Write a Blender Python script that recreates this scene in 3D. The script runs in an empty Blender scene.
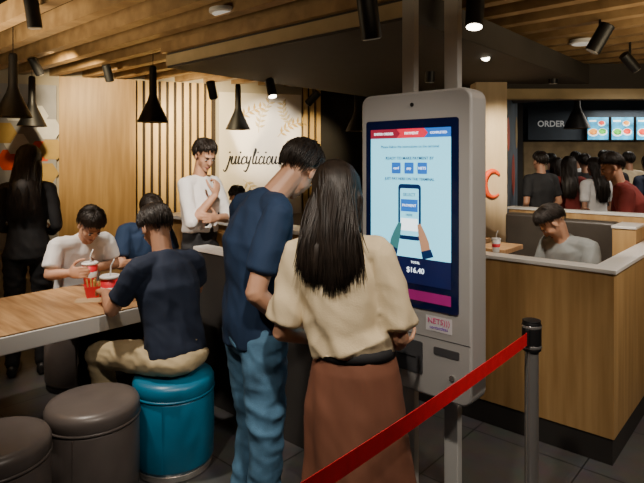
import bpy,bmesh,math,random
from mathutils import Vector as V, Matrix, noise
random.seed(7)
C=bpy.context.scene.collection
F=540.;HZ=160.;CH=1.6
U=V((.748,-.664,0)).normalized(); W=V((.664,.748,0)).normalized(); Z=V((0,0,1))
AU=math.atan2(U.y,U.x)
def P(px,py,Y): return V(((px-322)/F*Y,Y,CH-(py-HZ)/F*Y))
def PX(px,Y,z=0): return V(((px-322)/F*Y,Y,z))
# ---------------------------------------------------------------- materials
def mat(name,col,rough=.6,metal=0,var=.12,scale=6,bump=0,emit=0,stretch=(1,1,1),bscale=None,sheen=0,coat=0,spec=.5):
    m=bpy.data.materials.new(name);m.use_nodes=True;nt=m.node_tree;n=nt.nodes;b=n['Principled BSDF']
    b.inputs['Roughness'].default_value=rough;b.inputs['Metallic'].default_value=metal;b.inputs['Specular IOR Level'].default_value=spec
    if sheen: b.inputs['Sheen Weight'].default_value=sheen
    if coat: b.inputs['Coat Weight'].default_value=coat
    tc=n.new('ShaderNodeTexCoord');mp=n.new('ShaderNodeMapping');mp.inputs['Scale'].default_value=stretch
    nt.links.new(tc.outputs['Object'],mp.inputs[0])
    nz=n.new('ShaderNodeTexNoise');nz.inputs['Scale'].default_value=scale;nz.inputs['Detail'].default_value=4
    nt.links.new(mp.outputs[0],nz.inputs['Vector'])
    r=n.new('ShaderNodeValToRGB');e=r.color_ramp.elements
    e[0].position=.3;e[1].position=.7
    e[0].color=tuple(c*(1-var) for c in col)+(1,);e[1].color=tuple(min(1,c*(1+var)) for c in col)+(1,)
    nt.links.new(nz.outputs['Fac'],r.inputs[0]);nt.links.new(r.outputs[0],b.inputs['Base Color'])
    if bump:
        bn=n.new('ShaderNodeBump');bn.inputs['Strength'].default_value=bump;bn.inputs['Distance'].default_value=.01
        src=nz
        if bscale:
            src=n.new('ShaderNodeTexNoise');src.inputs['Scale'].default_value=bscale;src.inputs['Detail'].default_value=3
            nt.links.new(mp.outputs[0],src.inputs['Vector'])
        nt.links.new(src.outputs['Fac'],bn.inputs['Height']);nt.links.new(bn.outputs[0],b.inputs['Normal'])
    if emit:
        nt.links.new(r.outputs[0],b.inputs['Emission Color']);b.inputs['Emission Strength'].default_value=emit
    return m
def wood(name,c1,c2,stretch=(1,1,14),scale=3,rough=.45):
    m=mat(name,c1,rough,0,.1,scale,.08,stretch=stretch)
    e=[x for x in m.node_tree.nodes if x.type=='VALTORGB'][0].color_ramp.elements
    e[0].color=c1+(1,);e[1].color=c2+(1,);e[0].position=.35;e[1].position=.65
    return m
M={}
M['skin']=mat('skin',(.44,.225,.135),.5,var=.06,scale=20)
M['skin2']=mat('skin_fair',(.54,.29,.18),.5,var=.06,scale=20)
M['hair']=mat('black_hair',(.016,.011,.008),.45,var=.6,scale=60,stretch=(1,1,.2),spec=.35)
M['navy']=mat('navy_cotton',(.009,.028,.075),.85,var=.15,scale=5,bump=.12,bscale=300)
M['navy2']=mat('dark_blue_cotton',(.010,.018,.042),.85,var=.15,scale=5,bump=.12,bscale=300)
M['cream']=mat('cream_linen',(.64,.52,.33),.85,var=.06,scale=7,bump=.15,bscale=200)
M['white_c']=mat('white_cotton',(.86,.85,.84),.8,var=.03,scale=7,bump=.1,bscale=200)
M['black_c']=mat('black_cotton',(.012,.012,.014),.8,var=.2,scale=8,bump=.1,bscale=200)
M['rust']=mat('rust_brown_skirt',(.185,.070,.038),.8,var=.12,scale=7,bump=.12,stretch=(1,1,.3))
M['denim']=mat('blue_denim',(.095,.225,.37),.85,var=.4,scale=9,bump=.2,bscale=250)
M['beige']=mat('beige_twill',(.48,.38,.22),.85,var=.1,scale=7,bump=.12,bscale=200)
M['redshirt']=mat('dark_red_cotton',(.20,.025,.022),.85,var=.15)
M['greyshirt']=mat('grey_cotton',(.22,.235,.23),.85,var=.1)
M['leather']=mat('black_leather',(.012,.011,.010),.45)
M['eye']=mat('eye_white',(.42,.38,.35),.35,var=.02);M['iris']=mat('dark_iris',(.012,.008,.006),.25);M['lip']=mat('lip',(.30,.10,.08),.55)
M['kwhite']=mat('warm_grey_enamel',(.36,.35,.34),.4,var=.03,scale=3)
M['kdark']=mat('dark_grey_plastic',(.06,.06,.065),.4)
M['postm']=mat('polished_steel_post',(.60,.58,.56),.26,.8,.03)
M['pole']=mat('pale_grey_paint',(.50,.50,.48),.6,0,.04,4)
M['glass']=mat('dark_blue_bezel_glass',(.006,.010,.055),.08,var=.1)
M['scr']=mat('screen_pale_blue',(.20,.64,.84),.3,var=.05,scale=2,emit=1.7)
M['scr_navy']=mat('screen_navy',(.008,.012,.07),.3,emit=.4)
M['scr_red']=mat('screen_red',(.80,.02,.06),.3,emit=.9,var=.03)
M['scr_dred']=mat('screen_dark_red',(.35,.02,.05),.3,emit=.6,var=.03)
M['scr_mag']=mat('screen_magenta',(.25,.01,.12),.3,emit=.45,var=.1)
M['scr_white']=mat('screen_white',(.80,.92,.98),.3,emit=1.8,var=.02)
M['scr_txt']=mat('screen_text_blue',(.01,.04,.18),.3,emit=.1,var=.02)
M['scr_blue']=mat('screen_blue',(.02,.15,.60),.3,emit=.9,var=.05)
M['scr_skin']=mat('screen_hand_tone',(.50,.26,.15),.3,emit=.7,var=.03)
M['scr_teal']=mat('screen_teal',(.06,.24,.26),.3,emit=.5,var=.03)
M['pink']=mat('pink_print',(.6,.04,.2),.5);M['purple']=mat('purple_print',(.15,.04,.4),.5);M['sticker']=mat('white_sticker',(.62,.60,.62),.4,var=.02)
M['black']=mat('matte_black',(.009,.009,.010),.45,var=.1)
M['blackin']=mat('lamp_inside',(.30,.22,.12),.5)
M['teal']=mat('blue_vinyl',(.010,.155,.28),.36,var=.1,scale=9,bump=.05)
M['stool']=mat('grey_brown_vinyl',(.115,.096,.088),.36,var=.12,scale=9,bump=.06)
M['steel']=mat('brushed_steel',(.55,.53,.50),.25,.8,.05)
M['tabw']=wood('oak_laminate',(.30,.16,.065),(.52,.31,.145),(1.2,14,1),2.2)
M['white']=mat('white_laminate',(.78,.76,.72),.35,var=.02)
M['oak']=wood('oak_veneer',(.40,.235,.088),(.52,.325,.132),(10,10,.7),2.2)
M['oak2']=wood('oak_slat',(.60,.38,.13),(.74,.50,.19),(5,5,.6),3)
M['oakb']=mat('slat_backing_brown',(.035,.020,.010),.7)
M['pillar']=wood('pale_wood_pillar',(.60,.45,.26),(.70,.54,.33),(5,5,.6),3)
M['oakd']=wood('ceiling_batten_wood',(.29,.175,.080),(.43,.275,.13),(4,4,4),2)
M['dark']=mat('dark_wall_paint',(.026,.023,.021),.8)
M['soffit']=mat('dark_grey_soffit_paint',(.065,.057,.050),.8,var=.05)
M['stripface']=mat('warm_cream_paint',(.50,.39,.22),.7)
M['ceil']=mat('black_ceiling_paint',(.003,.003,.003),.95)
M['wallc']=mat('cream_wall_paint',(.5,.44,.34),.8,var=.03)
M['art']=mat('white_art_board',(.78,.71,.61),.8,var=.05,scale=2)
M['ink']=mat('black_ink',(.006,.006,.006),.7);M['gold']=mat('gold_print',(.55,.36,.10),.6);M['goldl']=mat('pale_gold_print',(.60,.47,.25),.6)
M['orange']=mat('orange_print',(.90,.09,.010),.6);M['greyp']=mat('grey_print',(.38,.38,.41),.6);M['whitep']=mat('white_print',(.78,.76,.74),.6)
M['blueg']=mat('blue_grey_mural',(.13,.16,.20),.7,var=.4,scale=2);M['redp']=mat('red_print',(.5,.05,.02),.6)
M['bench']=mat('dark_olive_vinyl',(.060,.050,.040),.42,var=.15,bump=.05)
M['belt']=mat('red_webbing',(.75,.010,.024),.6,var=.08,scale=30,bump=.2,bscale=400)
M['redcup']=mat('red_paper',(.72,.015,.03),.45,var=.04);M['cupw']=mat('white_plastic',(.80,.79,.77),.35,var=.02)
M['lens']=mat('lamp_lens_glow',(1,.88,.70),.3,emit=16,var=.01);M['lensoff']=mat('lamp_lens_dim',(.25,.2,.14),.3,emit=.3)
M['disc']=mat('downlight_diffuser',(.8,.76,.66),.4,emit=.4,var=.02)
M['navywall']=mat('order_wall_paint',(.018,.028,.045),.7)
M['menu']=mat('menu_screen_teal',(.02,.24,.42),.3,emit=1.7,var=.6,scale=6)
M['menu2']=mat('menu_food_orange',(.75,.22,.03),.3,emit=1.8,var=.7,scale=16);M['menu3']=mat('menu_plate_white',(.65,.72,.70),.3,emit=1.7,var=.1)
M['menu4']=mat('menu_green',(.08,.36,.05),.3,emit=1.5,var=.7,scale=16);M['menu5']=mat('menu_red',(.6,.05,.03),.3,emit=1.5,var=.6,scale=16)
M['sign']=mat('sign_letter',(.40,.40,.40),.5,emit=.3)
M['warm']=mat('warm_glow_counter_panel',(.35,.24,.12),.6,var=.3,scale=4,emit=.08)  # weak emission stands in for warm light falling on the panel
M['paper']=mat('kraft_paper',(.5,.36,.2),.8)
def floor_mat():
    m=bpy.data.materials.new('dark_floor_tiles');m.use_nodes=True;nt=m.node_tree;n=nt.nodes;b=n['Principled BSDF']
    tc=n.new('ShaderNodeTexCoord');mp=n.new('ShaderNodeMapping');mp.inputs['Rotation'].default_value=(0,0,-AU)
    nt.links.new(tc.outputs['Object'],mp.inputs[0])
    br=n.new('ShaderNodeTexBrick');br.offset=0;br.inputs['Scale'].default_value=1
    br.inputs['Brick Width'].default_value=.6;br.inputs['Row Height'].default_value=.6;br.inputs['Mortar Size'].default_value=.004
    br.inputs['Color1'].default_value=(.09,.088,.09,1);br.inputs['Color2'].default_value=(.11,.108,.108,1);br.inputs['Mortar'].default_value=(.03,.03,.03,1)
    nt.links.new(mp.outputs[0],br.inputs['Vector'])
    nz=n.new('ShaderNodeTexNoise');nz.inputs['Scale'].default_value=9;nz.inputs['Detail'].default_value=6;nt.links.new(mp.outputs[0],nz.inputs['Vector'])
    mx=n.new('ShaderNodeMix');mx.data_type='RGBA';mx.blend_type='MULTIPLY';mx.inputs[0].default_value=.5
    nt.links.new(br.outputs['Color'],mx.inputs[6]);nt.links.new(nz.outputs['Color'],mx.inputs[7]);nt.links.new(mx.outputs[2],b.inputs['Base Color'])
    b.inputs['Roughness'].default_value=.42
    return m
M['floor']=floor_mat()
# ---------------------------------------------------------------- mesh helpers
def basis(o):
    m=Matrix.Identity(4)
    while o is not None: m=Matrix.LocRotScale(o.location,o.rotation_euler,o.scale)@m;o=o.parent
    return m
def tag(o,label=None,cat=None,group=None,kind=None):
    if label:o['label']=label
    if cat:o['category']=cat
    if group:o['group']=group
    if kind:o['kind']=kind
    return o
def link(name,bm,mt,parent=None,local=False,bevel=0,smooth=False,seg=2,mats=None):
    if isinstance(bm,bpy.types.Mesh): me=bm
    else:
        bmesh.ops.recalc_face_normals(bm,faces=bm.faces)
        me=bpy.data.meshes.new(name);bm.to_mesh(me);bm.free()
    me.materials.clear()
    for k in (mats or [mt]): me.materials.append(k)
    o=bpy.data.objects.new(name,me);C.objects.link(o)
    if parent is not None:
        o.parent=parent
        if not local: me.transform(basis(parent).inverted())
    elif not local and len(me.vertices):
        xs=[v.co.x for v in me.vertices];ys=[v.co.y for v in me.vertices];zs=[v.co.z for v in me.vertices]
        c=V(((min(xs)+max(xs))/2,(min(ys)+max(ys))/2,min(zs)));me.transform(Matrix.Translation(-c));o.location=c
    if smooth: me.shade_smooth()
    if bevel:
        b=o.modifiers.new('bevel','BEVEL');b.width=bevel;b.segments=seg;b.limit_method='ANGLE'
        if not smooth: me.shade_smooth()
        o.modifiers.new('wn','WEIGHTED_NORMAL')
    return o
def empty(name,loc,rz=0,label=None,cat=None,group=None):
    o=bpy.data.objects.new(name,None);C.objects.link(o);o.location=loc;o.rotation_euler=(0,0,rz);o.empty_display_size=.1
    return tag(o,label,cat,group)
def dup(root,loc,rz=None,label=None,group=None):
    def cp(o,par):
        c=o.copy();C.objects.link(c)
        if par is not None:c.parent=par
        for ch in list(o.children): cp(ch,c)
        return c
    r=cp(root,None);r.location=loc
    if rz is not None:r.rotation_euler=(0,0,rz)
    return tag(r,label,None,group)
def NB(): return bmesh.new()
def obox(bm,o,a,b,c):
    vs=[bm.verts.new(o+a*i+b*j+c*k) for i in(0,1) for j in(0,1) for k in(0,1)]
    for f in((0,1,3,2),(4,6,7,5),(0,4,5,1),(2,3,7,6),(0,2,6,4),(1,5,7,3)): bm.faces.new([vs[i] for i in f])
def bx(bm,x0,x1,y0,y1,z0,z1): obox(bm,V((x0,y0,z0)),V((x1-x0,0,0)),V((0,y1-y0,0)),V((0,0,z1-z0)))
def quad(bm,x0,x1,z0,z1,y): bx(bm,x0,x1,y-.0006,y,z0,z1)
def loft(bm,pts,rads,side=V((1,0,0)),n=14,cap=.6,e=2.0):
    pts=[V(p) for p in pts];rads=[(r,r) if not isinstance(r,(tuple,list)) else r for r in rads]
    T=[]
    for i in range(len(pts)):
        t=pts[min(i+1,len(pts)-1)]-pts[max(i-1,0)];T.append(t.normalized())
    L=[(pts[i],rads[i],T[i]) for i in range(len(pts))]
    if cap:
        r0=min(rads[0]);r1=min(rads[-1])
        L=[(pts[0]-T[0]*r0*cap*.75,(rads[0][0]*.7,rads[0][1]*.7),T[0])]+L+[(pts[-1]+T[-1]*r1*cap*.75,(rads[-1][0]*.7,rads[-1][1]*.7),T[-1])]
    rings=[]
    sp=side
    for p,(a,b),t in L:
        s=sp-t*sp.dot(t)
        if s.length<.05: s=t.orthogonal()
        s.normalize();u=t.cross(s);ring=[]
        for k in range(n):
            an=2*math.pi*k/n;c=math.cos(an);d=math.sin(an)
            c=math.copysign(abs(c)**(2/e),c);d=math.copysign(abs(d)**(2/e),d)
            ring.append(bm.verts.new(p+s*a*c+u*b*d))
        rings.append(ring)
    for i in range(len(rings)-1):
        for k in range(n): bm.faces.new((rings[i][k],rings[i][(k+1)%n],rings[i+1][(k+1)%n],rings[i+1][k]))
    for ring,(p,r,t),sg in((rings[0],L[0],-1),(rings[-1],L[-1],1)):
        tip=bm.verts.new(p+t*sg*min(r)*cap*.25)
        for k in range(n): bm.faces.new((ring[k],ring[(k+1)%n],tip))
def limb(bm,a,b,ra,rb,mid=1.04,n=12):
    a=V(a);b=V(b);loft(bm,[a,a.lerp(b,.33),a.lerp(b,.7),b],[ra,(ra*.67+rb*.33)*mid,(ra*.3+rb*.7)*mid,rb],V((.9,.3,.1)),n,1.0)
def ell(bm,c,X,Y,Zv,r,sub=3):
    m=Matrix(((X.x*r[0],Y.x*r[1],Zv.x*r[2],c.x),(X.y*r[0],Y.y*r[1],Zv.y*r[2],c.y),(X.z*r[0],Y.z*r[1],Zv.z*r[2],c.z),(0,0,0,1)))
    bmesh.ops.create_icosphere(bm,subdivisions=sub,radius=1,matrix=m)
def lathe(bm,prof,n=32,c=V((0,0,0))):
    rings=[]
    for r,z in prof:
        if r<1e-5: rings.append([bm.verts.new(c+V((0,0,z)))])
        else: rings.append([bm.verts.new(c+V((r*math.cos(2*math.pi*k/n),r*math.sin(2*math.pi*k/n),z))) for k in range(n)])
    for a,b in zip(rings,rings[1:]):
        for k in range(n):
            k2=(k+1)%n
            if len(a)==1 and len(b)==1: continue
            if len(a)==1: bm.faces.new((a[0],b[k],b[k2]))
            elif len(b)==1: bm.faces.new((a[k],a[k2],b[0]))
            else: bm.faces.new((a[k],a[k2],b[k2],b[k]))
def tube(bm,pts,r,n=6): 
    loft(bm,pts,[r]*len(pts) if not isinstance(r,list) else r,V((.3,.2,.93)),n,.5)
def bake(bm,vox,it=3,disp=None):
    bmesh.ops.recalc_face_normals(bm,faces=bm.faces)
    me=bpy.data.meshes.new('t');bm.to_mesh(me);bm.free();o=bpy.data.objects.new('t',me);C.objects.link(o)
    m=o.modifiers.new('r','REMESH');m.mode='VOXEL';m.voxel_size=vox
    s=o.modifiers.new('s','SMOOTH');s.iterations=it;s.factor=.5
    dg=bpy.context.evaluated_depsgraph_get();me2=bpy.data.meshes.new_from_object(o.evaluated_get(dg))
    bpy.data.objects.remove(o);bpy.data.meshes.remove(me)
    if disp:
        ns=[v.normal.copy() for v in me2.vertices]
        for v,nn in zip(me2.vertices,ns): v.co+=nn*disp(v.co)
    me2.shade_smooth();return me2
def fold(amp,sx=9,sz=4,seed=0):
    def f(p):
        q=V((p.x*sx+seed,p.y*sx,p.z*sz+p.x*3))
        a=noise.noise(q);b=noise.noise(q*2.3+V((5,2,1)));c=noise.noise(q*1.3+V((p.z*4,9,p.z*3)))
        return amp*(1-3.0*math.sqrt(a*a+.004))*.7+amp*.35*b+amp*.6*(.4-2.2*math.sqrt(c*c+.004))
    return f
def text(s,size,loc,parent,mt,align='CENTER',name='lettering',rz=0,shear=0,bold=0):
    cu=bpy.data.curves.new('f','FONT');cu.body=s;cu.size=size;cu.align_x=align;cu.extrude=.0006;cu.shear=shear;cu.offset=bold;cu.resolution_u=3
    o=bpy.data.objects.new('f',cu);C.objects.link(o)
    dg=bpy.context.evaluated_depsgraph_get();me=bpy.data.meshes.new_from_object(o.evaluated_get(dg));bpy.data.objects.remove(o)
    me.transform(Matrix.Translation(V(loc))@Matrix.Rotation(math.pi/2,4,'X'))
    return link(name,me,mt,parent,local=True)
# ---------------------------------------------------------------- people
def hand(bm,w,d,nrm,side,s=1,curl=.5):
    d=d.normalized();nrm=(nrm-d*nrm.dot(d)).normalized();t=d.cross(nrm).normalized()*side
    loft(bm,[w-d*.01,w+d*.03*s,w+d*.085*s],[(.026*s,.018*s),(.038*s,.016*s),(.040*s,.013*s)],t,12,.5)
    for i,L in enumerate((.068,.076,.070,.056)):
        p=w+d*.082*s+t*(.031-.0205*i)*s;a=0
        for k,fr in enumerate((.45,.32,.25)):
            a+=curl*(.5+.4*k);q=p+(d*math.cos(a)+nrm*math.sin(a))*L*fr*s*1.05
            loft(bm,[p,q],[(.0092-.0008*k)*s,(.0085-.0009*k)*s],t,8,.9);p=q
    p=w+d*.02*s+t*.030*s
    for k,(a,b,c,L) in enumerate(((.55,.75,.25,.045),(.8,.4,.45,.034),(.8,.1,.5,.026))):
        q=p+(d*a+t*b+nrm*c).normalized()*L*s;loft(bm,[p,q],[(.0125-.0015*k)*s,(.0105-.001*k)*s],nrm,8,.9);p=q
def stand(s=1,**k):
    J=dict(pel=(0,0,.95),che=(0,0,1.28),nb=(0,-.01,1.475),hd=(0,.03,1.625),hf=(0,1,0),
      shL=(-.17,0,1.42),shR=(.17,0,1.42),elL=(-.225,-.04,1.13),elR=(.225,-.04,1.13),wrL=(-.23,.06,.89),wrR=(.23,.06,.89),
      hiL=(-.088,0,.92),hiR=(.088,0,.92),knL=(-.095,.03,.50),knR=(.095,.03,.50),anL=(-.10,-.02,.09),anR=(.10,-.02,.09),
      hdL=(0,.2,-1),hdR=(0,.2,-1),nL=(1,0,0),nR=(-1,0,0),cL=.4,cR=.4)
    J.update(k);return fin(J,s)
def sit(s=1,seat=.48,**k):
    z=seat+.10
    J=dict(pel=(0,0,z),che=(0,.05,z+.33),nb=(0,.09,z+.51),hd=(0,.17,z+.635),hf=(0,.8,-.6),
      shL=(-.17,.06,z+.46),shR=(.17,.06,z+.46),elL=(-.24,.14,z+.20),elR=(.24,.14,z+.20),wrL=(-.12,.36,z+.25),wrR=(.12,.36,z+.25),
      hiL=(-.09,.02,z-.01),hiR=(.09,.02,z-.01),knL=(-.13,.42,seat+.05),knR=(.13,.42,seat+.05),anL=(-.13,.38,.09),anR=(.13,.38,.09),
      hdL=(.5,1,0),hdR=(-.5,1,0),nL=(0,0,-1),nR=(0,0,-1),cL=.6,cR=.6)
    J.update(k);r=fin(J,s,seat);r['seated']=seat;return r
def fin(J,s,seat=None):
    o={}
    for k,v in J.items():
        if isinstance(v,tuple):
            v=V(v)
            if k not in('hf','hdL','hdR','nL','nR'): v=v*s if seat is None else V((v.x*s,v.y*s,v.z))
        o[k]=v
    o['s']=s;return o
RM=[(.152,.108),(.144,.100),(.162,.114),(.146,.088),(.060,.058)]
RF=[(.158,.112),(.122,.088),(.144,.104),(.126,.080),(.050,.050)]
def torso(bm,J,g,hem,fem,blouse=0):
    s=J['s'];R=RF if fem else RM;P0,Cc,N=J['pel'],J['che'],J['nb'];sd=(J['shR']-J['shL']).normalized()
    pts=[P0+V((0,0,hem)),P0+V((0,0,.02+max(hem,0))),P0.lerp(Cc,.5),Cc,Cc.lerp(N,.6),N]
    rr=[R[0],R[0],R[1],R[2],R[3],R[4]]
    rr=[(a*s+g,b*s+g) for a,b in rr];rr[-1]=(R[4][0]*s+g*.3,R[4][1]*s+g*.3)
    if blouse: rr[0]=(.130*s+g,.105*s+g);rr[1]=(rr[0][0]+blouse,rr[0][1]+blouse);rr[2]=(rr[2][0]+blouse,rr[2][1]+blouse)
    loft(bm,pts,rr,sd,24,.25)
    for k in('L','R'): limb(bm,N-V((0,0,.035)),J['sh'+k],.048*s+g*.5,.050*s+g*.6)
def head_frame(J):
    f=J['hf'].normalized();r=f.cross(Z).normalized();u=r.cross(f);s=J['s']**.5*.98
    ro=J.get('roll',0)
    if ro: r,u=(r*math.cos(ro)-u*math.sin(ro)),(u*math.cos(ro)+r*math.sin(ro))
    return (lambda x,y,z:J['hd']+(r*x+f*y+u*z)*s),r,f,u,s
def person(label,pos,yaw,J,fem=False,hair='short',skin='skin',top='navy',sleeve='short',bot='black_c',skirt=None,g=.013,hem=-.06,vox=.008,group=None,
           amp=.008,belt=None,shoes='leather',blouse=0,face=True,hlen=.45,fringe=0,wide=0,messy=.10,slim=1,spread=1.18):
    root=empty('person',pos,yaw,label,'person',group);s=J['s']
    H,r,f,u,hs=head_frame(J)
    bm=NB();torso(bm,J,-.012,-.04,fem)
    for k,sg in(('L',-1),('R',1)):
        sh,el,wr=J['sh'+k],J['el'+k],J['wr'+k];q=.86 if fem else 1
        limb(bm,sh,el,.045*s*q,.037*s*q,1.05);limb(bm,el,wr,.038*s*q,.025*s*q,1.08)
        hand(bm,wr,J['hd'+k],J['n'+k],sg if J.get('flip'+k) is None else -sg,s*(.92 if fem else 1),J['c'+k])
        limb(bm,J['hi'+k],J['kn'+k],.066*s,.046*s);limb(bm,J['kn'+k],J['an'+k],.046*s,.034*s,1.1)
    limb(bm,J['nb']-V((0,0,.03)),H(0,-.022,-.03),.056*s*(.88 if fem else 1),.050*s*(.88 if fem else 1),1)
    for c,rr in(((0,-.012,.032),(.073,.092,.083)),((0,.028,-.022),(.059,.060,.075)),((0,.034,-.062),(.041,.048,.043)),((0,.064,-.090),(.018,.017,.015)),
                ((.033,.055,-.022),(.020,.020,.02)),((-.033,.055,-.022),(.020,.020,.02)),((0,.074,.024),(.045,.015,.010)),((0,.070,-.062),(.022,.014,.022)),
                ((.076,-.004,-.004),(.009,.018,.030)),((-.076,-.004,-.004),(.009,.018,.030)),((0,.096,-.028),(.013,.014,.010))):
        ell(bm,H(*c),r,f,u,tuple(x*hs for x in rr),2)
    loft(bm,[H(0,.082,.016),H(0,.092,-.008),H(0,.101,-.028)],[.007*hs,.009*hs,.010*hs],r,8,.6)
    body=link('body',bake(bm,vox*.8,2),M[skin],root,local=True)
    if face:
        for sg in(-1,1):
            bm=NB();ell(bm,H(.030*sg,.0815,.000),r,f,u,(.0125*hs,.006*hs,.0040*hs),2);e=link('eye',bm,M['eye'],root,local=True,smooth=True)
            bm=NB();ell(bm,H(.030*sg,.0865,-.001),r,f,u,(.0072*hs,.003*hs,.0042*hs),2);link('iris',bm,M['iris'],e,local=True,smooth=True)
            bm=NB();loft(bm,[H(.014*sg,.0885,.018),H(.030*sg,.088,.023),H(.047*sg,.078,.018)],[.0028*hs,.0036*hs,.0018*hs],u,6,.6);link('eyebrow',bm,M['hair'],root,local=True,smooth=True)
        bm=NB();loft(bm,[H(-.020,.076,-.063),H(-.009,.0845,-.0605),H(0,.086,-.061),H(.009,.0845,-.0605),H(.020,.076,-.063)],[.002*hs,.0060*hs,.0062*hs,.0060*hs,.002*hs],u,6,.6)
        link('lips',bm,M['lip'],root,local=True,smooth=True)
    # hair
    bm=NB();er=(.085,.106,.106) if hair=='short' else (.087,.105,.101)
    def hp(az,pol,k=1): return H(er[0]*k*math.sin(az)*math.sin(pol),-.014+er[1]*k*math.cos(az)*math.sin(pol),.030+er[2]*k*math.cos(pol))
    def lim(az):
        c=math.cos(az);return math.radians(99-(33-fringe)*c if c>0 else 99-40*c)
    na,npl=32,9;g0=[]
    for i in range(na):
        az=2*math.pi*i/na;lm=lim(az)*(.90+.05*noise.noise(V((az*2,J['hd'].x*7,pos.x))));g0.append([bm.verts.new(hp(az,lm*j/npl,(1-.09*(j/npl)**3)*(1+.035*noise.noise(V((math.sin(az)*2.2,math.cos(az)*2.2,j*.35+pos.x)))))) for j in range(1,npl+1)])
    tp=bm.verts.new(hp(0,0))
    for i in range(na):
        a,b=g0[i],g0[(i+1)%na];bm.faces.new((tp,a[0],b[0]))
        for j in range(npl-1): bm.faces.new((a[j],a[j+1],b[j+1],b[j]))
    ns=(700 if hair=='short' else 200) if vox<.01 else 90
    fine=.5 if vox<.01 else 1
    for i in range(ns):
        az=random.uniform(0,2*math.pi);L=lim(az)*random.uniform(.72,1.05);st=random.uniform(.0,.65);tw=random.uniform(-.4,.4)
        cl=.5+.5*noise.noise(V((az*2.5,st*5,J['hd'].x*9)))
        lf=(messy*(.25+cl) if hair=='short' else .015)
        en=1+random.uniform(-.06,.05)*(1 if hair=='short' else 0)
        pts=[hp(az+tw*j/5,L*(st+(1-st)*j/5),(1-.05*(j/5)**3*(L>1.3))*en**(j/5)+lf*math.sin(math.pi*min(j,4)/5)*random.uniform(.5,1)) for j in range(6)]
        loft(bm,pts,[(.0065*fine*w_,.0042*fine*w_) for w_ in(.6,1.1,1.1,.9,.6,.15)],r,5,.5)
    if hair=='long':
        zend=J['hd'].z-hlen;bk=J['nb'].y-.085*s
        c0_=H(0,-.035,.02)
        loft(bm,[c0_,V((c0_.x,c0_.y-.015,c0_.z-.10)),V((c0_.x,min(c0_.y-.04,bk-.012),c0_.z-.20)),V((c0_.x,bk-.02,zend+.12)),V((c0_.x,bk-.02,zend+.05))],[(.078,.060),(.080,.050),(.084*spread/1.18,.034),(.080*spread/1.18,.022),(.058*spread/1.18,.010)],V((1,0,0)),20,.4)
        nl=1300 if vox<.01 else 110
        for i in range(nl):
            az=math.pi+max(-1.8,min(1.8,random.gauss(0,1)*.85))
            pe=math.radians(100);kk=1.0+random.uniform(0,.05)
            pts=[hp(az,pe*j/4,kk) for j in range(1,5)]
            q=pts[-1];n=7;dd=abs(az-math.pi);cl=noise.noise(V((az*6,1.7,pos.x)))
            ze=zend+random.uniform(0,.04)+random.random()**3*.07+dd*.03+.025*cl
            xt=(q.x-c0_.x)*random.uniform(1.0,spread)+c0_.x+.018*cl+random.uniform(-.010,.010)
            yb=bk-.024-.022*random.random()+.012*dd-.016*cl
            for j in range(1,n+1):
                t=j/n
                pts.append(V((q.x+(xt-q.x)*t+.007*math.sin(5*t+az*5),q.y+(min(yb,q.y+.03)-q.y)*min(1,t*1.6)-.006*math.sin(t*4+az*9),q.z+(ze-q.z)*t)))
            k=len(pts);rad=[(.0034*fine*1.6*(1 if j<k-3 else (k-1-j)/3+.1),.0026*(1 if j<k-3 else (k-1-j)/3+.1)) for j in range(k)]
            loft(bm,pts,rad,V((1,0,0)),5,.5)
    link('hair',bm,M['hair'],root,local=True,smooth=True)
    # top
    bm=NB();torso(bm,J,g,hem,fem,blouse)
    for k in('L','R'):
        sh,el,wr=J['sh'+k],J['el'+k],J['wr'+k]
        a=.048*s+g
        if sleeve=='short': loft(bm,[sh,sh.lerp(el,.4),sh.lerp(el,.74)],[a,a*1.0+wide*.5,a*.98+wide],V((1,0,0)),14,.25)
        elif sleeve=='half': loft(bm,[sh,sh.lerp(el,.5),sh.lerp(el,.86)],[a*.96,a*.96+wide*.5,a*.98+wide],V((1,0,0)),14,.2)
        else:
            limb(bm,sh,el,a,a*.82);fr=.9 if sleeve=='long' else .35;limb(bm,el,el.lerp(wr,fr),a*.82,a*.62)
    link('shirt',bake(bm,vox,4,fold(amp,9,5,random.random()*9)),M[top],root,local=True)
    if skirt:
        bm=NB();p=J['pel']
        loft(bm,[p+V((0,0,.10)),p+V((0,0,.03)),p+V((0,0,-.10)),p+V((.015,0,-.35)),p+V((.03,0,-.62))],[(.128,.105),(.150,.125),(.170,.140),(.192,.158),(.210,.175)],V((1,0,0)),30,.12)
        def fd(q):
            an=math.atan2(q.y,q.x);h=max(0,min(1,(p.z+.05-q.z)/.5));return .009*h*math.sin(an*8+q.z*6)+.008*noise.noise(V((q.x*9,q.y*9,q.z*5)))+.003*noise.noise(V((q.x*20+q.z*14,q.y*18,q.z*9)))
        link('skirt',bake(bm,vox,3,fd),M[skirt],root,local=True)
        bm=NB();loft(bm,[p+V((0,0,.07)),p+V((0,0,.105))],[(.140,.117),(.137,.114)],V((1,0,0)),30,.1);link('waistband',bm,M['black_c'],root,local=True,smooth=True)
    else:
        bm=NB()
        loft(bm,[J['hiL'].lerp(J['hiR'],.5)-V((0,0,.03)),J['pel']+V((0,0,.09+max(0,hem)))],[(.155*s,.115*s),(.142*s,.106*s)],V((1,0,0)),24,.5)
        if J.get('seated'): ell(bm,J['pel']+V((0,-.005,-.022)),V((1,0,0)),V((0,1,0)),Z,(.172*s,.145*s,.082),3)
        for k in('L','R'):
            limb(bm,J['hi'+k],J['kn'+k],.088*s*slim,.066*s*slim,1.02,16);limb(bm,J['kn'+k],J['an'+k]+V((0,0,.01)),.064*s*slim,.052*s*slim,1.02,16)
        link('trousers',bake(bm,vox,4,fold(.0065,8,13,3)),M[bot],root,local=True)
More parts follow.
